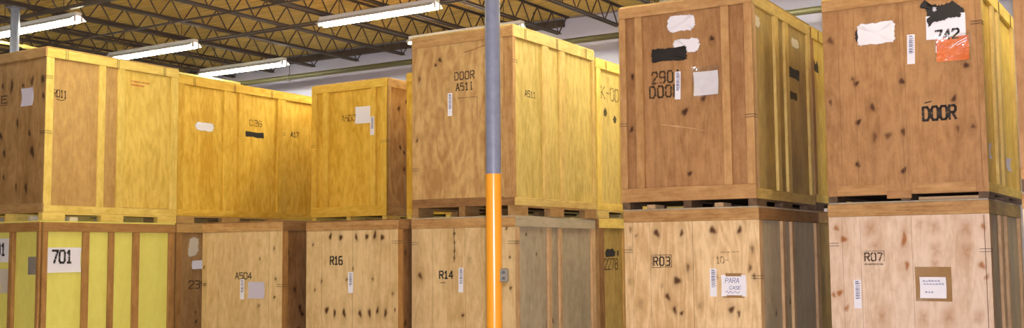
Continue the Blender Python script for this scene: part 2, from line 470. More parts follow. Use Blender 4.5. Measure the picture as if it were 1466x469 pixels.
# ------------------------------------------------------------------ steel columns
def column(x, y, label, outlet=False, DECK=DECK):
    t = thing('steel_column', (x, y, 0), -TH, label, 'column', 'round steel columns')
    split = 2.49
    MB().bar((0, 0, split), (0, 0, DECK - 0.012), 0.0695, 40).build('shaft', M['polegrey'], t)
    o = MB().bar((0, 0, 0.012), (0, 0, split), 0.0715, 40).build('yellow_guard', M['poleyel'], t)
    o['label'] = 'orange yellow painted lower part'
    MB().box(-.14, .14, -.14, .14, 0, .014, 'x').build('base_plate', M['polegrey'], t)
    MB().box(-.12, .12, -.12, .12, DECK - .013, DECK - 0.001, 'x').build('cap_plate', M['polegrey'], t)
    if outlet:
        a = TH                       # the box faces the camera, on the right flank of the column
        bx = MB().box(-0.047, 0.047, -0.045, 0.03, -0.062, 0.062, 'z', 0.012).build('outlet_box', M['box'], t)
        bx.location = (0.083 * math.cos(TH), 0.083 * math.sin(TH), 1.575); bx.rotation_euler = (0, 0, TH)
        MB().box(-0.04, 0.04, -0.05, -0.044, -0.055, 0.055, 'z', 0.002).build('cover_plate', M['boxcover'], bx)
        for s in (-1, 1):
            rc = MB()
            vs = [(0.017 * math.cos(i * math.pi / 8), -0.052, s * 0.026 + 0.015 * math.sin(i * math.pi / 8)) for i in range(16)]
            rc.add(vs + [(v[0], -0.046, v[2]) for v in vs], [tuple(range(16))] + [(i, (i + 1) % 16, 16 + (i + 1) % 16, 16 + i) for i in range(16)])
            rc.build('receptacle', M['socket'], bx)
    return t
column((706.3 - 733) / 1531.94 * 9.7, 9.7, 'near steel column, grey above and orange yellow below, with an outlet box', True)
column(-7.99, 17.0, 'thin grey steel column at the far left, behind the crates', DECK=CH)

# ------------------------------------------------------------------ stencil letters (strokes on a unit cell)
G = {
 '0': [[(.40, 0), (.2, 0), (0, .16), (0, .84), (.2, 1), (.40, 1)], [(.60, 0), (.8, 0), (1, .16), (1, .84), (.8, 1), (.60, 1)]],
 '1': [[(.5, 0), (.5, 1)], [(.42, .98), (.2, .8)], [(.2, 0), (.8, 0)]],
 '2': [[(0, .78), (.12, 1), (.85, 1), (1, .84), (1, .64), (.08, .12)], [(0, 0), (1, 0)]],
 '3': [[(0, 1), (.85, 1), (1, .86), (1, .66), (.85, .53), (.35, .53)], [(.85, .47), (1, .34), (1, .14), (.85, 0), (0, 0)]],
 '4': [[(.75, 0), (.75, 1)], [(.68, 1), (0, .3), (1, .3)]],
 '5': [[(1, 1), (0, 1), (0, .58), (.8, .6), (1, .45), (1, .15), (.8, 0), (0, 0)]],
 '6': [[(.9, 1), (.2, 1), (0, .8), (0, .15), (.15, 0), (.85, 0), (1, .15), (1, .4), (.85, .52), (.1, .52)]],
 '7': [[(0, 1), (1, 1), (.35, 0)]],
 '8': [[(.2, .52), (.05, .65), (.05, .88), (.2, 1), (.8, 1), (.95, .88), (.95, .65), (.8, .52), (.2, .52), (0, .38), (0, .12), (.2, 0), (.8, 0), (1, .12), (1, .38), (.8, .52)]],
 '9': [[(.1, 0), (.8, 0), (1, .2), (1, .85), (.85, 1), (.15, 1), (0, .85), (0, .6), (.15, .48), (.9, .48)]],
 'A': [[(0, 0), (.45, 1)], [(.55, 1), (1, 0)], [(.22, .35), (.78, .35)]],
 'C': [[(1, .8), (.8, 1), (.2, 1), (0, .84), (0, .16), (.2, 0), (.8, 0), (1, .2)]],
 'D': [[(0, 0), (0, 1)], [(.2, 1), (.7, 1), (1, .76), (1, .24), (.7, 0), (.2, 0)]],
 'E': [[(1, 1), (0, 1), (0, 0), (1, 0)], [(0, .52), (.75, .52)]],
 'K': [[(0, 0), (0, 1)], [(1, 1), (.2, .5), (1, 0)]],
 'O': [[(.40, 0), (.2, 0), (0, .16), (0, .84), (.2, 1), (.40, 1)], [(.60, 0), (.8, 0), (1, .16), (1, .84), (.8, 1), (.60, 1)]],
 'P': [[(0, 0), (0, 1), (.8, 1), (1, .85), (1, .62), (.8, .48), (0, .48)]],
 'R': [[(0, 0), (0, 1)], [(.18, 1), (.8, 1), (1, .86), (1, .64), (.8, .5), (.18, .5)], [(.5, .46), (1, 0)]],
 'S': [[(1, .84), (.8, 1), (.2, 1), (0, .84), (0, .64), (1, .38), (1, .16), (.8, 0), (.2, 0), (0, .16)]],
 '-': [[(.1, .5), (.9, .5)]],
 '_': [[(0, 0), (1, 0)]],
}
def strokes(mb, P, polys, t, thick=0.0012):
    """flat strokes of width t drawn on the face P(u, v, offset)"""
    for pl in polys:
        for (a, b) in zip(pl[:-1], pl[1:]):
            dx, dy = b[0] - a[0], b[1] - a[1]
            L = math.hypot(dx, dy)
            if L < 1e-6: continue
            ex, ey = dx / L * t * 0.4, dy / L * t * 0.4
            nx, ny = -dy / L * t / 2, dx / L * t / 2
            q = [(a[0] - ex + nx, a[1] - ey + ny), (a[0] - ex - nx, a[1] - ey - ny), (b[0] + ex - nx, b[1] + ey - ny), (b[0] + ex + nx, b[1] + ey + ny)]
            lo = [P(u, v, 0.0004) for u, v in q]; hi = [P(u, v, thick) for u, v in q]
            mb.add(lo + hi, [(4, 5, 6, 7), (0, 1, 5, 4), (1, 2, 6, 5), (2, 3, 7, 6), (3, 0, 4, 7)])

def text_polys(s, u0, v0, u1, v1, gap=0.32, slant=0.0, rise=0.0):
    n = len(s); cw = (u1 - u0) / (n + gap * (n - 1))
    out = []
    for i, ch in enumerate(s):
        if ch == ' ' or ch not in G: continue
        x0 = u0 + i * cw * (1 + gap)
        for pl in G[ch]:
            out.append([(x0 + x * cw + slant * y * (v1 - v0), v0 + y * (v1 - v0) + rise * (x0 + x * cw - u0)) for x, y in pl])
    return out

# ------------------------------------------------------------------ the crates
W, D, H = 1.556, 2.154, 2.25
INS = 0.036          # how far panels lie behind the studs and rails

class Crate:
    def __init__(s, x, y, yaw, z0, h, label, w=W, d=D):
        # x, y = near right bottom corner of the front; the Empty stands at the middle of the base
        s.w, s.d, s.h = w, d, h
        a = R(yaw); ur = (math.cos(a), -math.sin(a)); us = (math.sin(a), math.cos(a))
        s.t = thing('wooden_crate', (x - ur[0] * w / 2 + us[0] * d / 2, y - ur[1] * w / 2 + us[1] * d / 2, z0), -a, label, 'crate', 'wooden storage crates stacked two high')
        s.front_off = s.side_off = 0.0
    def part(s, name, mb, mat, label=None, attr2='knot', parent=None):
        o = mb.build(name, M[mat], parent or s.t, attr2)
        if label: o['label'] = label
        return o
    # points on the front / right side: u to the right (front) or away from the front (side), v up, o outwards
    def F(s, u, v, o=0.0): return (u, -s.d / 2 + s.front_off - o, v)
    def S(s, u, v, o=0.0): return (s.w / 2 - s.side_off + o, u, v)

    def panel(s, face, u0, u1, v0, v1, off, mat, knots=(), name=None, thick=0.018):
        """plywood sheet; knots (u, v, radius, strength) bend the grain around them"""
        P = {'F': lambda u, v, o: (u, -s.d / 2 + off - o, v), 'B': lambda u, v, o: (u, s.d / 2 - off + o, v),
             'R': lambda u, v, o: (s.w / 2 - off + o, u, v), 'L': lambda u, v, o: (-s.w / 2 + off - o, u, v)}[face]
        mb = MB(); res = 0.016 if knots else 0.4
        nx, nz = max(2, int((u1 - u0) / res) + 1), max(2, int((v1 - v0) / res) + 1)
        U, V = np.meshgrid(np.linspace(u0, u1, nx), np.linspace(v0, v1, nz))
        A, K = U.copy(), np.zeros_like(U)
        for kn in knots:
            ku, kv, kr = kn[:3]; st = kn[3] if len(kn) > 3 else 0.9
            tall = kn[4] if len(kn) > 4 else 1.5
            dx, dz = (U - ku) / kr, (V - kv) / (kr * tall)
            ph = random.uniform(0, 6.28); th_ = np.arctan2(dz, dx)
            wob = 1 + .22 * np.sin(2 * th_ + ph) + .16 * np.sin(3 * th_ + 2.3 * ph)
            g = np.exp(-(dx * dx + dz * dz) * wob * wob)
            if st < .51:                      # burl figure: an hourglass of orange grain, no dark heart
                K = np.maximum(K, .55 * np.exp(-(dx * dx + dz * dz) / 2.2) * (.35 + .65 * np.abs(np.sin(2 * th_ + .5 * np.sin(ph))) * (.75 + .25 * np.sin(th_ + ph))))
                A = A - (U - ku) * 0.7 * np.exp(-(dx * dx / 6 + dz * dz / 14))
                continue
            A = A - (U - ku) * 0.85 * np.exp(-(dx * dx / 6 + dz * dz / 14))
            K = np.maximum(K, st * np.clip(g * 1.5 - 0.12, 0, 1))
            K = np.maximum(K, 0.22 * st * np.exp(-(dx * dx / 3.2 + dz * dz / 7)))
        sd = mb.seed
        vs = [P(u, v, 0) for u, v in zip(U.ravel(), V.ravel())]
        w = [(a, v, sd) for a, v in zip(A.ravel(), V.ravel())]
        fs = [(j * nx + i, j * nx + i + 1, (j + 1) * nx + i + 1, (j + 1) * nx + i) for j in range(nz - 1) for i in range(nx - 1)]
        rim = [i for i in range(nx)] + [j * nx + nx - 1 for j in range(1, nz)] + [(nz - 1) * nx + i for i in range(nx - 2, -1, -1)] + [j * nx for j in range(nz - 2, 0, -1)]
        n0 = len(vs); k = list(K.ravel())
        for i in rim:
            vs.append(P(U.ravel()[i], V.ravel()[i], -thick)); w.append(w[i]); k.append(0.0)
        m_ = len(rim)
        for i in range(m_):
            fs.append((rim[i], rim[(i + 1) % m_], n0 + (i + 1) % m_, n0 + i))
        fs.append(tuple(n0 + i for i in range(m_)))
        mb.add(vs, fs, w=w, k=k)
        return s.part(name or {'F': 'front_panel', 'B': 'back_panel', 'R': 'side_panel', 'L': 'side_panel'}[face], mb, mat)

    def shell(s, front='plain', fmat='tan', smat='yellow', stud='ystud', frail='rail', srail='ystud', post=None, fstud=None,
              studs=((-.30, -.195), (.05, .155)), rail=.125, brail=.095, fknots=(), sknots=(), fbrail=None, fstuds=((-.58, -.49), (.44, .525)), runner='ystud', backmat=None, fpost=.10, fpost_l=.10, spost=.115, zb=.105):
        w, d, h = s.w, s.d, s.h
        x0, x1, y0, y1 = -w / 2, w / 2, -d / 2, d / 2
        post = post or stud; fstud = fstud or stud; backmat = backmat or smat
        # runners of the base, each with two fork openings
        for i, xc in enumerate((x0 + .05, 0, x1 - .05)):
            p = [(y0 + .004, 0.001), (y0 + .33, 0.001), (y0 + .33, zb - .022), (y0 + .88, zb - .022), (y0 + .88, 0.001), (y0 + 1.24, 0.001),
                 (y0 + 1.24, zb - .022), (y0 + 1.82, zb - .022), (y0 + 1.82, 0.001), (y1 - .004, 0.001), (y1 - .004, zb), (y0 + .004, zb)]
            rn = MB(); rn.prism(p, xc - .046, xc + .046)
            s.part('runner', rn, runner)
        # base deck and lid
        s.part('base_deck', MB().box(x0 + .02, x1 - .02, y0 + .02, y1 - .02, zb + .001, zb + .02, 'x', 0), runner)
        s.part('lid', MB().box(x0 + .004, x1 - .004, y0 + .004, y1 - .004, h - .018, h, 'y', .003), smat)
        zt = h - .0185
        zp0, zp1 = zb + .0205, h - .019
        # sides
        for sd in ('R', 'L'):
            sg = 1 if sd == 'R' else -1
            def sb(ya, yb, za, zb_, prd, c=.004, g=None):
                a, b_ = sg * (w / 2 - INS), sg * (w / 2 - prd)
                return MB().box(min(a, b_), max(a, b_), ya, yb, za, zb_, g, c)
            s.panel(sd, y0 + .02, y1 - .02, zp0, zp1, INS, smat, sknots if sd == 'R' else ())
            s.part('top_rail', sb(y0 + .002, y1 - .002, zt - rail, zt, 0, g='y'), srail)
            s.part('bottom_rail', sb(y0 + .002, y1 - .002, zb, zb + brail, 0, g='y'), srail)
            za, zc = zb + brail + .001, zt - rail - .001
            s.part('corner_post', sb(y0 + .002, y0 + spost, za, zc, 0.001), post)
            s.part('corner_post', sb(y1 - spost, y1 - .002, za, zc, 0.001), stud)
            for a, b_ in studs:
                s.part('stud', sb(a, b_, za, zc, 0.002), stud)
        s.side_off = INS
        # back
        s.panel('B', x0 + .06, x1 - .06, zp0, zp1, .014, backmat)
        # front
        fr = brail if fbrail is None else fbrail
        fx0, fx1 = x0 + INS + .0, x1 - INS
        za, zc = zb + fr + .001, zt - rail - .001
        if front == 'plain':
            s.panel('F', x0 + .0015, x1 - .0015, za, zc, .0, fmat, fknots, thick=.017)
            s.front_off = 0.0
            pr = .012
            s.part('top_rail', MB().box(x0 - .001, x1 + .001, y0 - pr, y0 + .016, zt - rail, zt, 'x'), frail)
            if fr > 0.02: s.part('bottom_rail', MB().box(x0 - .001, x1 + .001, y0 - .004, y0 + .016, zb, zb + fr, 'x'), frail if s.t.get('dk') is None else 'dkrail')
        else:
            s.panel('F', fx0, fx1, zp0, zp1, INS, fmat, fknots)
            s.front_off = INS
            def fb(a, b_, z0_, z1_, prd, g=None): return MB().box(a, b_, y0 + prd - .02, y0 + INS, z0_, z1_, g)
            s.part('top_rail', fb(x0, x1, zt - rail, zt, 0.0, 'x'), frail)
            s.part('bottom_rail', fb(x0, x1, zb, zb + fr, 0.0, 'x'), frail)
            s.part('corner_post', fb(x0 + .001, x0 + fpost_l, za, zc, .001), fstud)
            s.part('corner_post', fb(x1 - fpost, x1 - .001, za, zc, .001), fstud)
            for a, b_ in fstuds:
                s.part('stud', fb(a, b_, za, zc, .003), fstud)
        return s

    def clips(s, zs=(.62, 1.2, 1.86), left=True, right=True, top=True):
        """double wire staples over the corners and over the lid edge"""
        yo = .021 if s.front_off else .0
        for z in zs:
            for sx in ((-1,) if left else ()) + ((1,) if right else ()):
                mb = MB()
                for dz in (-.014, .014):
                    xa, xb = sx * (s.w / 2 + .001), sx * (s.w / 2 - .1)
                    mb.box(min(xa, xb), max(xa, xb), -s.d / 2 - yo - .005, -s.d / 2 - yo - .0005, z + dz - .0025, z + dz + .0025, 'x', 0)
                    xa, xb = sx * (s.w / 2 + .0005), sx * (s.w / 2 + .004)
                    mb.box(min(xa, xb), max(xa, xb), -s.d / 2 - yo - .005, -s.d / 2 + .1, z + dz - .0025, z + dz + .0025, 'y', 0)
                s.part('wire_clip', mb, 'wire')
        if top:
            for y in (-.78, .02, .82):
                mb = MB()
                for dy in (-.014, .014):
                    mb.box(s.w / 2 + .0005, s.w / 2 + .004, y + dy - .0025, y + dy + .0025, s.h - .15, s.h - .02, 'z', 0)
                s.part('wire_clip', mb, 'wire')

    def text(s, face, txt, u0, v0, u1, v1, t=.016, mat='ink', label=None, **kw):
        mb = MB(); strokes(mb, s.F if face == 'F' else s.S, text_polys(txt, u0, v0, u1, v1, **kw), t)
        return s.part('stencil_text', mb, mat, label)
    def lines(s, face, polys, t, mat='ink', name='stencil_mark', off=0.0, parent=None, label=None):
        mb = MB(); Q = s.F if face == 'F' else s.S
        strokes(mb, lambda u, v, o: Q(u, v, o + off), polys, t)
        return s.part(name, mb, mat, label, parent=parent)
    def sheet(s, face, u0, v0, u1, v1, mat='paper', name='paper_label', tilt=0.0, off=.0025, curl=.004, label=None, parent=None):
        """thin sheet of paper, slightly lifted at its corners"""
        P = s.F if face == 'F' else s.S
        mb = MB(); n = 7
        uc, vc = (u0 + u1) / 2, (v0 + v1) / 2
        def pt(i, j, o):
            a, b_ = (i / (n - 1) - .5), (j / (n - 1) - .5)
            du, dv = a * (u1 - u0), b_ * (v1 - v0)
            u = uc + du * math.cos(tilt) - dv * math.sin(tilt); v = vc + du * math.sin(tilt) + dv * math.cos(tilt)
            return P(u, v, o + curl * (4 * a * b_) ** 2 * 4 + curl * .25 * math.sin(7 * a + 5 * b_) ** 2)
        vs = [pt(i, j, off) for j in range(n) for i in range(n)] + [pt(i, j, off - .0012) for j in range(n) for i in range(n)]
        fs = []
        for j in range(n - 1):
            for i in range(n - 1):
                q = j * n + i
                fs.append((q, q + 1, q + n + 1, q + n)); fs.append((n * n + q, n * n + q + n, n * n + q + n + 1, n * n + q + 1))
        rim = list(range(n)) + [j * n + n - 1 for j in range(1, n)] + [n * (n - 1) + i for i in range(n - 2, -1, -1)] + [j * n for j in range(n - 2, 0, -1)]
        for i in range(len(rim)):
            a, b_ = rim[i], rim[(i + 1) % len(rim)]
            fs.append((a, b_, n * n + b_, n * n + a))
        mb.add(vs, fs)
        return s.part(name, mb, mat, label, parent=parent)
    def barcode(s, face, u0, v0, u1, v1, tilt=0.0, off=.0025, full=.62):
        """tall white label: bar code turned upright, a number beside it"""
        o = s.sheet(face, u0, v0, u1, v1, 'paper', 'barcode_label', tilt, off=off, curl=.0, label='white bar code label')
        P0 = s.F if face == 'F' else s.S
        uc, vc = (u0 + u1) / 2, (v0 + v1) / 2
        def P(a, b_, oo):
            return P0(uc + a * math.cos(tilt) - b_ * math.sin(tilt), vc + a * math.sin(tilt) + b_ * math.cos(tilt), oo + off)
        w, h = u1 - u0, v1 - v0
        mb = MB(); rr = random.Random(int(abs(u0 * 1000)) + 3)
        y = h / 2 * .88; yb = h / 2 * .88 - h * full
        while y > yb:
            t = rr.choice((.0035, .006, .009)) * h / .3
            strokes(mb, P, [[(-w * .22, y), (w * .16, y)]], t)
            y -= t + rr.choice((.004, .006, .008)) * h / .3
        s.part('barcode', mb, 'barink', parent=o)
        mb = MB()
        y = h / 2 * .8
        while y > yb + .02:
            strokes(mb, P, [[(w * .27, y), (w * .27, y - .011), (w * .38, y - .011)]], .004); y -= .024
        s.part('label_number', mb, 'barink', parent=o)
        return o
    def blob(s, face, poly, mat, name='paint_patch', off=.0015, edge=.035, label=None):
        """patch of sprayed paint bounded by poly; 'cover' falls to 0 at the rim"""
        P = s.F if face == 'F' else s.S
        pts = []
        for (a, b_) in zip(poly, poly[1:] + poly[:1]):
            for i in range(6):
                f = i / 6; pts.append((a[0] + (b_[0] - a[0]) * f + random.uniform(-.009, .009), a[1] + (b_[1] - a[1]) * f + random.uniform(-.009, .009)))
        cu = sum(p[0] for p in pts) / len(pts); cv = sum(p[1] for p in pts) / len(pts)
        n = len(pts); mb = MB(); vs, k = [], []
        for ring, (fr, kk) in enumerate(((1.0, 0.0), (None, 1.0), (.35, 1.0))):
            for u, v in pts:
                du, dv = u - cu, v - cv; L = math.hypot(du, dv) + 1e-6
                f = fr if fr is not None else max(.4, 1 - edge / L)
                vs.append(P(cu + du * f, cv + dv * f, off)); k.append(kk)
        vs.append(P(cu, cv, off)); k.append(1.0)
        fs = [(r * n + i, r * n + (i + 1) % n, (r + 1) * n + (i + 1) % n, (r + 1) * n + i) for r in range(2) for i in range(n)]
        fs += [(2 * n + i, 2 * n + (i + 1) % n, 3 * n) for i in range(n)]
        mb.add(vs, fs, k=k)
        return s.part(name, mb, mat, label, attr2='cover')
    def rect_blob(s, face, u0, v0, u1, v1, mat, r=.25, **kw):
        q = max(r, .12) * min(u1 - u0, v1 - v0) * 1.3; pts = []
        q = min(q, .49 * min(u1 - u0, v1 - v0))
        for cx, cy, a0 in ((u1 - q, v1 - q, 0), (u0 + q, v1 - q, 90), (u0 + q, v0 + q, 180), (u1 - q, v0 + q, 270)):
            for k in range(3):
                a = R(a0 + 45 * k); pts.append((cx + q * math.cos(a), cy + q * math.sin(a)))
        return s.blob(face, pts, mat, **kw)
    def seam(s, face, us, v0, v1, mat='seamline', t=.004):
        for u in us: s.lines(face, [[(u, v0), (u, v1)]], t, mat, 'sheet_seam')

def rk(n, u0, u1, v0, v1, r=(.012, .022), st=.85):
    return [(random.uniform(u0, u1), random.uniform(v0, v1), random.uniform(*r), st) for _ in range(n)]

Z = {}   # heights of the lower crates
# --- lower row -------------------------------------------------------------------------------------
h = H * .995
L1 = Crate(-6.061, 13.767, 32.6, 0, h, 'crate with yellow painted panels and brown uprights, number 701 sign, bottom left')
L1.shell('stile', 'ypaint', 'ypaint', 'orange', 'orange', 'orange', studs=((-.45, -.35), (-.045, .045), (.35, .46)), rail=.12, fstuds=((-.42, -.34), (.115, .2)), runner='orange', spost=.11, fpost=.06)
L1.sheet('S', -.966, 1.567, -.463, 1.892, 'paper', 'number_sign', off=.004, label='white sign with the number 701')
mb = MB(); strokes(mb, lambda u, v, o: L1.S(u, v, o + .012), text_polys('701', -.885, 1.695, -.60, 1.852, gap=.35), .028); L1.part('stencil_text', mb, 'ink')
L1.sheet('F', -.40, 1.706, .083, 2.021, 'paper', 'number_sign', off=.004, label='white sign ending in the digit 1')
mb = MB(); strokes(mb, lambda u, v, o: L1.F(u, v, o + .012), text_polys('701', -.34, 1.80, -.03, 1.95, gap=.35), .028); L1.part('stencil_text', mb, 'ink')
L1.sheet('F', -.12, 1.30, .10, 1.46, 'grime', 'paper_label', .02, off=.003)
L1.sheet('F', -.14, 1.42, .135, 1.615, 'grime', 'paper_label', -.02, off=.006)
pl = L1.sheet('F', .475, 1.545, .72, 1.775, 'steelplate', 'metal_plate', off=.004, curl=0, label='small silver metal plate')
mb = MB()
for uu, vv in ((.53, 1.735), (.66, 1.66), (.6, 1.6)): mb.bar(L1.F(uu, vv, .003), L1.F(uu, vv, .012), .012, 10)
L1.part('rivet', mb, 'steelplate', parent=pl)

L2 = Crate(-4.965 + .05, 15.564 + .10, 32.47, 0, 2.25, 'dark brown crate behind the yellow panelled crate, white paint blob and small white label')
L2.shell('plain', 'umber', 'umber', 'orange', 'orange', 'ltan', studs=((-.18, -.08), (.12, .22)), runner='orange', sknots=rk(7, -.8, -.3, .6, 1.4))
L2.blob('S', [(-.84, 1.78), (-.80, 2.03), (-.70, 2.06), (-.62, 2.03), (-.61, 1.85), (-.68, 1.75), (-.78, 1.74)], 'dullspray', edge=.03)
L2.sheet('S', -.753, 1.572, -.42, 1.70, 'paper', tilt=.03)
L2.text('S', '2390', -.80, 1.285, -.36, 1.395, .017, 'brownink')

L2b = Crate(-3.80, 17.52, 32.5, 0, 2.25, 'plain crate beneath the rear yellow crate marked A17, hidden by its neighbours')
L2b.shell('plain', 'umber', 'umber', 'orange')

L3 = Crate(-3.107, 14.466, 32.23, 0, H * .993, 'tan plywood crate stencilled A504, lower row left of the R16 crate')
L3.shell('plain', 'tan', 'dkrail', 'orange', 'rail', 'dkrail', rail=.12, fbrail=.09, backmat='tan',
         fknots=[(.63, 1.86, .014), (.36, 1.72, .012), (.66, 1.45, .014), (-.74, 1.6, .016), (-.72, 1.36, .02, .6), (.35, 1.08, .02, .6), (.64, 1.2, .014)],
         sknots=rk(12, -1, -.3, .7, 2.0, (.02, .03)))
L3.seam('F', (-.44, .535), .3, 2.08, 'seamline', .002)
L3.text('F', 'A504', -.107, 1.444, .206, 1.529, .014)
L3.barcode('F', -.01, 1.165, .07, 1.442)
L3.sheet('F', .153, 1.181, .462, 1.405, 'lilac', label='pale lilac paper sheet')
L3.clips((1.36,), top=False)

L3b = Crate(-1.923, 16.391, 32.74, 0, 2.25, 'plain crate beneath the yellow crate with a white sheet, hidden behind the lower row')
L3b.shell('plain', 'tan', 'umber', 'orange')

L4 = Crate(-1.461, 13.648, 31.84, 0, H * .986, 'pale plywood crate stencilled R16 with rows of dark knots, lower row')
L4.shell('plain', 'tan', 'dkrail', 'orange', 'rail', 'dkrail', rail=.115, backmat='tan',
         fknots=[(u, v + random.uniform(-.015, .015), random.uniform(.020, .026), .95, 2.0) for u, v in ((-.351, 2.002), (-.175, 1.99), (.092, 1.996), (.267, 1.984), (.405, 2.0), (.522, 1.998), (-.411, 1.024), (-.271, 1.005), (-.112, 1.018), (.16, 1.015), (.317, 1.028), (.45, 1.037), (.581, 1.015))]
         + [(u, v, .014, .8) for u, v in ((.038, 1.586), (-.07, 1.441), (.367, 1.453), (-.501, 1.416), (.695, 1.266), (.733, 1.067), (-.66, 1.9), (-.62, 1.3))],
         sknots=rk(6, -1, -.6, .7, 2.0, (.02, .03)))
L4.seam('F', (.032,), .3, 2.1, 'seamline', .003)
L4.seam('F', (-.5,), .3, 2.1, 'seamline', .002)
L4.text('F', 'R16', -.35, 1.64, -.144, 1.742, .02)
L4.barcode('F', -.042, 1.268, .042, 1.54)
L4.clips((1.92,), left=False, top=False)
L4b = Crate(-.302, 15.507, 32.48, 0, 2.25, 'plain crate hidden behind the R16 crate, beneath a tall yellow crate')
L4b.shell('plain', 'tan', 'umber', 'orange')

L5 = Crate(.028, 13.001, 31.4, 0, H * .99, 'tan plywood crate stencilled R14 behind the orange yellow column, grey side')
L5.shell('plain', 'tan', 'grey', 'greystud', 'rail', 'grey', rail=.12, post='greystud', studs=((-.245, -.165), (.05, .12)),
         fknots=[(-.644, 1.493, .03, .8), (.007, 1.004, .018), (.71, 1.347, .015), (.70, 1.72, .012), (.66, 2.07, .014), (.56, 2.09, .014), (.115, 1.686, .02, .4), (-.115, 2.02, .014), (-.112, 1.9, .012), (-.116, 1.72, .012), (-.113, 1.8, .012)], sknots=[(-.75, 2.0, .016), (-.5, 1.75, .014), (-.1, .9, .02)])
L5.lines('F', [[(-.113, 2.11), (-.118, 1.98), (-.11, 1.84), (-.117, 1.66)]], .010, 'brownink', 'crack')
L5.seam('F', (-.45, .05, .44), .3, 2.09, 'seamline', .002)
L5.text('F', 'R14', -.34, 1.46, -.138, 1.547, .018)
L5.lines('F', [[(-.32, 1.405), (-.26, 1.405)]], .01, 'ink')
L5.barcode('F', -.05, 1.288, .02, 1.591, -.02)
L5.clips((1.9,), top=False)

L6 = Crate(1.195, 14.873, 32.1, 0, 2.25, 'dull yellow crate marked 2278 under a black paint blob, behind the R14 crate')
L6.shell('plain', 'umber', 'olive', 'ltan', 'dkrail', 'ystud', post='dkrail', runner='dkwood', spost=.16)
L6.blob('S', [(-.84, 1.73), (-.80, 1.82), (-.62, 1.83), (-.50, 1.78), (-.50, 1.71), (-.66, 1.69), (-.80, 1.69)], 'blackspray', edge=.03)
L6.blob('S', [(-.47, 1.72), (-.46, 1.80), (-.40, 1.81), (-.39, 1.70)], 'blackspray', edge=.03)
L6.text('S', '2278', -.85, 1.525, -.44, 1.672, .02, 'brownink')

L7 = Crate(2.565, 11.148, 32.1, 0, H * .996, 'pale fir crate stencilled R03 with dark knots and a handwritten white sheet, lower row')
L7.shell('plain', 'maple', 'grey', 'greystud', 'rail', 'dkrail', rail=.125, studs=((-.30, -.22), (.03, .11)), post='greystud', runner='dkwood',
         fknots=[(-.386, 1.977, .03), (-.089, 1.972, .022), (.264, 1.996, .03), (.566, 1.991, .024), (-.025, 1.603, .024, .7), (-.158, 1.46, .034), (-.269, 1.286, .026), (-.19, 1.145, .024), (-.109, 1.109, .018),
                 (.452, 1.158, .026), (.535, 1.124, .018), (.669, 1.596, .022, .7), (.712, 1.51, .02, .7), (.698, 1.792, .024, .6), (-.70, 2.02, .02, .6), (-.63, 1.95, .015, .6), (-.70, 1.8, .02, .5), (-.33, 1.40, .014, .5), (.3, 1.5, .013, .6), (.1, 1.2, .02, .4), (-.72, 1.45, .02, .4), (-.6, 1.2, .025, .35)],
         sknots=[(-.5, 1.1, .02), (-.85, .9, .03), (.0, 1.2, .02)])
L7.seam('F', (-.676, -.464), .3, 2.1, 'seamline', .002)
L7.seam('F', (.036,), .3, 2.1, 'seamline', .004)
bx = (-.442, 1.60, -.22, 1.73)
L7.text('F', 'R03', -.425, 1.624, -.235, 1.712, .014, gap=.5)
L7.lines('F', [[(-.445, 1.60), (-.445, 1.735), (-.345, 1.735), (-.345, 1.60), (-.445, 1.60)], [(-.34, 1.605), (-.215, 1.605), (-.215, 1.735), (-.34, 1.735)]], .007, 'brownink')
L7.text('F', '10-', .30, 1.645, .43, 1.712, .009, 'fadedink')
L7.lines('F', [[(.34, 1.76), (.55, 1.765)]], .006, 'fadedink')
L7.barcode('F', .222, 1.294, .297, 1.589, -.01)
pp = L7.sheet('F', .353, 1.299, .625, 1.523, 'paper', off=.004, label='white sheet with handwriting, taped at top and bottom')
L7.sheet('F', .40, 1.508, .58, 1.54, 'tape', 'tape_strip', off=.0105, curl=0, parent=pp)
L7.sheet('F', .37, 1.285, .60, 1.31, 'tape', 'tape_strip', off=.0105, curl=0, parent=pp)
L7.lines('F', text_polys('PARA', .395, 1.440, .545, 1.488, slant=.1), .005, 'blueink', 'handwriting', .0065, pp)
L7.lines('F', text_polys('CASE', .44, 1.372, .56, 1.405, slant=.15) + [[(.39, 1.335), (.41, 1.355), (.43, 1.33), (.45, 1.355), (.47, 1.33), (.50, 1.352), (.53, 1.332), (.55, 1.35)]], .004, 'blueink', 'handwriting', .0065, pp)
L7.rect_blob('S', -.99, 1.59, -.87, 1.72, 'blackspray', edge=.02)
L7.clips((1.78,), right=False, top=False); L7.clips((1.50,), left=False, top=False)

L8 = Crate(3.708, 13.054, 32.5, 0, 2.25, 'dark olive crate behind the R03 crate, lower row')
L8.shell('plain', 'umber', 'patchy', 'ltan', 'dkrail', 'ltan', runner='dkwood')

L9 = Crate(4.608, 10.347, 32.75, 0, H * 1.006, 'pinkish pale plywood crate stencilled R07 with a taped paper sheet, bottom right')
L9.shell('plain', 'pale', 'grey', 'greystud', 'rail', 'patchy', rail=.13, post='greystud', studs=((-.38, -.25), (.0, .09)),
         fknots=[(-.699, 2.0, .022, .7), (-.629, 1.885, .026, .85), (-.023, 1.877, .026, .8, 2.5), (-.006, 1.616, .024, .8), (-.748, 1.311, .018, .8), (-.688, 1.329, .024, .85), (-.62, 1.173, .024, .6),
                 (.122, 2.025, .025, .45), (.277, 1.995, .034, .5), (.556, 1.976, .04, .38), (-.348, 1.979, .04, .38), (.281, 1.765, .04, .35), (.547, 1.749, .04, .4), (.69, 1.616, .026, .7), (-.271, 1.092, .035, .5), (.37, 1.122, .035, .4), (.632, 1.115, .03, .5), (.126, 1.102, .035, .35), (.718, 1.991, .02, .7), (-.3, 1.80, .03, .3), (.26, 1.62, .03, .3), (.73, 1.5, .02, .6)])
L9.seam('F', (-.64, -.455, .05), .3, 2.1, 'seamline', .002)
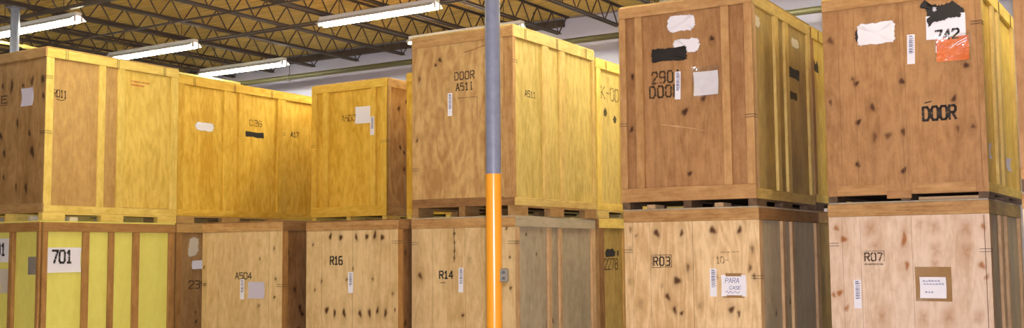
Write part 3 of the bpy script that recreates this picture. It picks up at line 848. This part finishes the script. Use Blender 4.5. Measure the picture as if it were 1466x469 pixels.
L9.seam('F', (.728,), .3, 2.1, 'seamline', .006)
L9.text('F', 'R07', -.417, 1.662, -.245, 1.74, .014, 'brownink', gap=.45)
L9.lines('F', [[(-.42, 1.632), (-.24, 1.632)], [(-.42, 1.622), (-.24, 1.622)], [(-.225, 1.66), (-.225, 1.76), (-.42, 1.76)]], .006, 'brownink')
L9.barcode('F', -.54, 1.178, -.467, 1.468, .0)
tp = L9.sheet('F', .07, 1.262, .411, 1.60, 'tape', 'tape_frame', off=.003, curl=.003, label='brown tape around a paper sheet')
L9.sheet('F', .113, 1.292, .36, 1.50, 'paper', 'paper_label', off=.010, parent=tp)
for row, (va, n_) in enumerate(((1.455, 6), (1.425, 7), (1.345, 3))):
    sc = []
    for i in range(n_):
        u = .14 + i * .028 + .01 * row; q = random.uniform(.008, .018)
        sc.append([(u, va), (u + .006, va + q), (u + .014, va), (u + .014, va + q * .8), (u + .02, va + .003)])
    L9.lines('F', sc, .0035, 'blueink', 'handwriting', .0135, tp)
L9.clips((1.83,), right=False, top=False); L9.clips((1.76,), left=False, top=False)

L11x, L11y = world_xy(-1.185 + 1.556, 9.9)
L11 = Crate(L11x, L11y, 32.3, 0, 2.25, 'lower crate at the right edge of the picture, only its left edge showing')
L11.shell('plain', 'pale', 'grey', 'greystud', 'rail', 'grey')

# --- upper row -------------------------------------------------------------------------------------
U1 = Crate(-6.051, 13.778, 32.59, L1.h, H * 1.005 + .012, 'yellow sided crate with knotty brown front on top of the 701 crate, upper left')
U1.shell('plain', 'umber', 'ltan', 'ystud', 'umber', 'ystud', rail=.12, brail=.095, studs=((-.265, -.165), (.04, .145)), spost=.12, fbrail=.12,
         fknots=[(-.181, 1.83, .024), (.477, 1.835, .03, .8, 2.2), (.028, 1.811, .035, .85, 2.2), (.279, 1.797, .02), (.704, 1.841, .028, .85, 2.2), (.729, 1.628, .024, .8, 2.2), (.178, 1.302, .026, .85, 2.2), (.448, 1.153, .022, .85, 2.4), (-.194, 1.158, .03), (.52, .909, .04, .9, 2.0), (-.102, .917, .03), (.188, .456, .02, .9, 2), (.405, .438, .032, .9, 1.8), (-.1, .6, .02), (-.22, .35, .02)])
U1.panel('R', .15, .955, .21, U1.h - .142, INS - .004, 'yellow', name='side_panel', thick=.003)
U1.seam('F', (.207,), .25, 2.1, 'dkrail', .012)
U1.sheet('F', .265, 1.515, .523, 1.752, 'lilac', label='translucent pale paper')
U1.text('F', '1E', -.36, 1.595, -.07, 1.69, .02, 'brownink')
U1.lines('F', [[(-.36, 1.565), (-.06, 1.565)]], .012, 'brownink')
U1.text('S', 'R011', -.94, 1.628, -.745, 1.722, .014, 'brownink')
U1.lines('S', [[(-.9, 1.60), (-.82, 1.585), (-.76, 1.61)]], .010, 'brownink')
U1.side_off = INS - .004
U1.lines('S', [[(.27 + .045 * i, 1.985), (.30 + .045 * i, 1.99)] for i in range(7)] + [[(.27 + .045 * i, 1.935), (.30 + .045 * i, 1.94)] for i in range(5)], .022, 'redink', 'faint_marking')
U1.side_off = INS
U1.clips((1.15, 1.87))
for (x, y) in ((.42, -1.02), (.70, -1.02)):
    U1.part('cleat', MB().box(x - .035, x + .035, y, y + .25, .002, .07, 'y'), 'sliver')
for y in (-.60, -.02):
    U1.part('cleat', MB().box(U1.w / 2 - .3, U1.w / 2 - .02, y - .06, y + .06, .002, .055, 'x'), 'sliver')

U2 = Crate(-4.965 + .05, 15.564 + .10, 32.47, L2.h, H * .975, 'yellow crate with a white paint blob and black bar, behind the upper left crate')
U2.shell('plain', 'golden', 'golden', 'golden', 'golden', 'golden', rail=.115, studs=((-.18, -.05), (.12, .235)), runner='ltan')
U2.rect_blob('S', -.74, 1.39, -.35, 1.54, 'whitespray', .4)
U2.rect_blob('S', .28, 1.385, .69, 1.48, 'blackspray', .15, edge=.02)
U2.text('S', 'C36', .37, 1.575, .64, 1.66, .016, 'fadedink')
U2.clips((), top=True)

U2b = Crate(-3.80, 17.52, 32.5, L2b.h, H * .98, 'yellow crate marked A17, left of the yellow crate with the white sheet')
U2b.shell('plain', 'golden', 'golden', 'gldstud', 'golden', 'golden', rail=.115)
U2b.text('S', 'A17', -.812, 1.482, -.63, 1.56, .018, 'brownink')
U2b.clips((1.5,), top=False)

U3 = Crate(-1.923, 16.391, 32.74, L3b.h, H * .998, 'bright yellow crate with a square white sheet and bar code, centre left upper row')
U3.shell('stile', 'golden', 'honey', 'gldstud', 'gldstud', 'honey', post='honey', rail=.125, brail=.16, fstud='gldstud', fstuds=((-.535, -.43), (.455, .56)), fpost=.11, fpost_l=.11, sknots=rk(5, -1, -.3, .8, 2.0, (.02, .03)))
U3.sheet('F', .114, 1.563, .43, 1.83, 'paper', tilt=-.02, label='square white paper sheet')
U3.front_off = -.018
U3.barcode('F', .458, 1.359, .543, 1.649)
U3.front_off = INS
U3.text('F', 'A500', -.178, 1.62, .108, 1.715, .015, 'fadedink')
U3.clips((1.25,), top=False)

U4 = Crate(-.302, 15.507, 32.48, L4b.h, H * 1.021, 'tall yellow crate of which only a narrow strip shows left of the column crate')
U4.shell('plain', 'golden', 'golden', 'gldstud', 'gldstud', 'gldstud')

U5 = Crate(.024, 13.006, 32.09, L5.h, H * 1.04 + .02, 'tall honey fronted crate stencilled DOOR A511 with a greenish yellow side')
U5.t['dk'] = 1
U5.shell('plain', 'honey', 'green', 'gstud', 'rail', 'gstud', rail=.135, fbrail=.11, post='rail', studs=((-.335, -.195), (.105, .235)), spost=.06, runner='umber', backmat='honey', zb=.125,
         fknots=[(-.33, 2.02, .022, .9), (-.40, 1.96, .018, .8), (-.66, 1.8, .02, .7), (.38, 2.0, .018), (.62, 1.2, .02, .5), (-.7, 1.0, .014)])
del U5.t['dk']
U5.text('F', 'DOOR', -.098, 1.735, .20, 1.83, .015, 'brownink', gap=.45)
U5.text('F', 'A511', -.077, 1.595, .18, 1.688, .016, 'brownink', gap=.45)
U5.lines('F', [[(-.056, 1.50), (.242, 1.497)], [(.242, 1.497), (.242, 1.25)]], .006, 'brownink')
U5.barcode('F', -.208, 1.283, -.138, 1.576)
U5.lines('F', [[(.044, 2.075), (.2, 2.10), (.36, 2.135)]], .012, 'dkrail', 'crack')
U5.part('corner_board', MB().box(.635, .777, -U5.d / 2 - .006, -U5.d / 2 - .0005, .218, U5.h - .156, 'z', .002), 'rail')
U5.text('S', 'A511', -.744, 1.50, -.49, 1.575, .014, 'brownink')
U5.clips((.62,), right=False); U5.clips((1.9,), left=False, top=False)
U5.part('lit_slot_board', MB().box(-.60, -.22, .2, .3, .003, .065, 'x'), 'ystud')  # yellow put in as if the board were lit from behind

U6 = Crate(1.195, 14.873, 32.1, L6.h, H * 1.0, 'yellow crate stencilled K-00, upper row behind the DOOR A511 crate')
U6.shell('plain', 'yellow', 'green', 'gstud', 'ystud', 'ystud', post='ystud', runner='gstud', spost=.13)
U6.text('S', 'K-00', -.87, 1.70, -.33, 1.875, .022, 'fadedink')
U6.rect_blob('S', -.82, 1.42, -.68, 1.58, 'smudge', .4, edge=.05)
U6.rect_blob('S', -.52, 1.36, -.38, 1.50, 'smudge', .4, edge=.05)
U6.clips((), top=True)

U7 = Crate(2.557, 11.178, 31.6, L7.h, H * 1.022, 'brown crate with white and black paint, stencilled 290 DOOR, above the R03 crate')
U7.shell('stile', 'brown', 'patchy', 'gstud', 'redstud', 'gstud', post='greystud', fstud='redstud', rail=.125, brail=.11, fbrail=.15, runner='dkwood', studs=((-.31, -.18), (.055, .19)),
         fstuds=((-.585, -.495), (.43, .52)), fpost=.09, fpost_l=.08, backmat='brown', zb=.08,
         fknots=[(.31, 1.83, .022), (-.02, 1.05, .03, .9), (.2, 1.18, .026, .7), (.02, .37, .02), (-.64, 1.5, .02), (-.54, 1.6, .02, .8), (-.66, .9, .02)])
U7.rect_blob('F', -.212, 1.94, .128, 2.13, 'whitespray', .25, edge=.02)
U7.rect_blob('F', -.15, 1.70, .18, 1.865, 'whitespray', .25, edge=.03)
U7.rect_blob('F', -.41, 1.625, .03, 1.785, 'blackspray', .12, edge=.03, off=.003)
U7.text('F', '2901', -.40, 1.395, -.06, 1.52, .02, 'brownink', gap=.5)
U7.text('F', 'DOOR', -.43, 1.235, -.08, 1.36, .022, 'brownink', gap=.5)
U7.barcode('F', -.127, 1.195, -.06, 1.503, -.03, off=.006)
po = U7.sheet('F', .095, 1.215, .375, 1.475, 'paper', 'document_pouch', .0, off=.005, label='white paper in a clear plastic pouch')
U7.sheet('F', .075, 1.20, .395, 1.53, 'film', 'plastic_film', .0, off=.014, curl=.008, parent=po)
U7.lines('F', [[(-.3, .93), (-.1, .90), (.2, .83)], [(-.2, .91), (.1, .86)]], .008, 'greystud', 'scratch')
U7.rect_blob('S', -.99, 1.93, -.70, 2.08, 'dullspray', .5)
U7.rect_blob('S', .39, 1.92, .72, 2.05, 'dullspray', .5)
U7.rect_blob('S', .24, 1.54, .70, 1.68, 'blackspray', .15, edge=.03)
U7.rect_blob('S', .27, 1.28, .60, 1.40, 'smudge', .3, edge=.05)
U7.clips((.95,), top=False)
U7.part('lit_slot_board', MB().box(-.62, -.36, -.2, -.08, .003, .06, 'x'), 'ystud')  # added board, its yellow stands in for lit crates seen through the slot
for x in (-.45, .34): U7.part('cleat', MB().box(x - .05, x + .05, -U7.d / 2 + .05, -U7.d / 2 + .3, .003, .05, 'y'), 'greystud')

U8 = Crate(3.708, 13.054, 32.5, L8.h, H * 1.017, 'yellow crate with a dark smudge, seen in the gap left of the DOOR 742 crate')
U8.shell('plain', 'brown', 'yellow', 'ystud', 'dkrail', 'ystud', post='orange', runner='dkwood', spost=.1)
U8.blob('S', [(-.93, 1.78), (-.9, 1.95), (-.86, 1.84), (-.78, 1.86), (-.72, 1.92), (-.66, 1.82), (-.68, 1.73), (-.85, 1.74)], 'smudge', edge=.04)
U8.clips((), top=True)

U9 = Crate(4.597, 10.304, 33.0, L9.h, H * .955, 'brown plywood crate stencilled DOOR with an orange sheet and white paint, upper right')
U9.shell('plain', zb=.062, fmat='brown', smat='yellow', stud='gstud', frail='redstud', srail='ystud', post='gstud', rail=.12, fbrail=.0, studs=((-.40, -.27), (-.05, .07)), runner='dkwood', backmat='brown',
         fknots=[(-.481, 1.273, .016, .6), (.006, 1.205, .022, .9), (-.293, .966, .024, .8), (-.44, .818, .022, .9), (.001, .693, .02), (-.462, .385, .02), (-.007, .298, .022), (.619, 1.306, .022, .85), (.496, .985, .022, .85), (-.45, 1.22, .022, .8), (-.15, .66, .03, .55), (-.28, .66, .03, .55), (.52, .69, .02, .6), (.66, .7, .02, .6), (-.72, 1.05, .02, .6), (-.7, 1.7, .03, .6)])
U9.seam('F', (-.62, -.455), .13, 2.0, 'dkrail', .004); U9.seam('F', (.0, .04), .13, 2.0, 'dkrail', .003); U9.seam('F', (.725,), .13, 2.0, 'dkrail', .006)
U9.rect_blob('F', -.45, 1.64, -.37, 1.80, 'blackspray', .4, edge=.05)
U9.rect_blob('F', -.425, 1.605, -.035, 1.84, 'whitespray', .12, edge=.02, off=.003)
ws = U9.sheet('F', .262, 1.592, .632, 1.83, 'paper', 'number_sign', -.01, off=.003, curl=.002, label='white sign with the number 742, half blacked out')
mb = MB(); strokes(mb, lambda u, v, o: U9.F(u, v, o + .0055), text_polys('742', .352, 1.585, .565, 1.675, gap=.35), .02); U9.part('stencil_text', mb, 'ink')
U9.blob('F', [(.20, 1.955), (.26, 2.0), (.275, 1.94), (.35, 1.95), (.38, 1.93), (.46, 1.94), (.53, 1.96), (.56, 1.93), (.62, 1.87), (.63, 1.83), (.58, 1.79), (.5, 1.79), (.42, 1.77), (.34, 1.765), (.28, 1.72), (.265, 1.83), (.27, 1.91), (.22, 1.925)], 'blackspray', edge=.012, off=.008)
U9.rect_blob('F', .335, 1.875, .365, 1.915, 'whitespray', .5, edge=.004, off=.0095)
op = U9.sheet('F', .352, 1.36, .655, 1.60, 'orangep', 'document_pouch', -.01, off=.0045, label='orange sheet in a clear plastic pouch')
U9.sheet('F', .34, 1.35, .68, 1.625, 'film', 'plastic_film', -.01, off=.014, curl=.008, parent=op)
for cr in ([(.49, 1.49), (.56, 1.54), (.64, 1.575)], [(.55, 1.51), (.64, 1.55)], [(.352, 1.46), (.355, 1.52)]):
    U9.lines('F', [cr], .008, 'paper', 'film_crease', .022, op)
U9.barcode('F', .071, 1.369, .146, 1.67, -.03)
U9.text('F', 'DOOR', .20, .79, .505, .92, .025, gap=.42)
U9.lines('F', [[(.22, .965), (.28, .975)]], .012, 'ink')
U9.sheet('S', -.955, .402, -.69, .555, 'lilac'); U9.sheet('S', .27, .347, .56, .488, 'lilac')
U9.blob('S', [(-.93, 1.45), (-.95, 1.7), (-.85, 1.95), (-.75, 1.75), (-.72, 1.5), (-.82, 1.38)], 'smudge', edge=.08)
U9.part('patch_board', MB().box(-.18, .06, -U9.d / 2 - .004, -U9.d / 2 - .0005, .022, .10, 'x', .001), 'brown')
for a_, b_ in ((-.68, -.2), (.07, .66)): U9.part('skid_board', MB().box(a_, b_, -U9.d / 2 - .003, -U9.d / 2 - .0005, .075, .165, 'x', .001), 'redstud')
U9.part('cleat', MB().box(.1, .7, -U9.d / 2 + .11, -U9.d / 2 + .2, .003, .035, 'x'), 'greystud')
U9.clips((1.72,), left=False)

U11 = Crate(L11x, L11y, 32.3, L11.h, H * 1.02, 'upper brown crate at the right edge of the picture, only its left edge showing')
U11.shell('plain', 'brown', 'green', 'gstud', 'redstud', 'gstud', runner='dkwood')
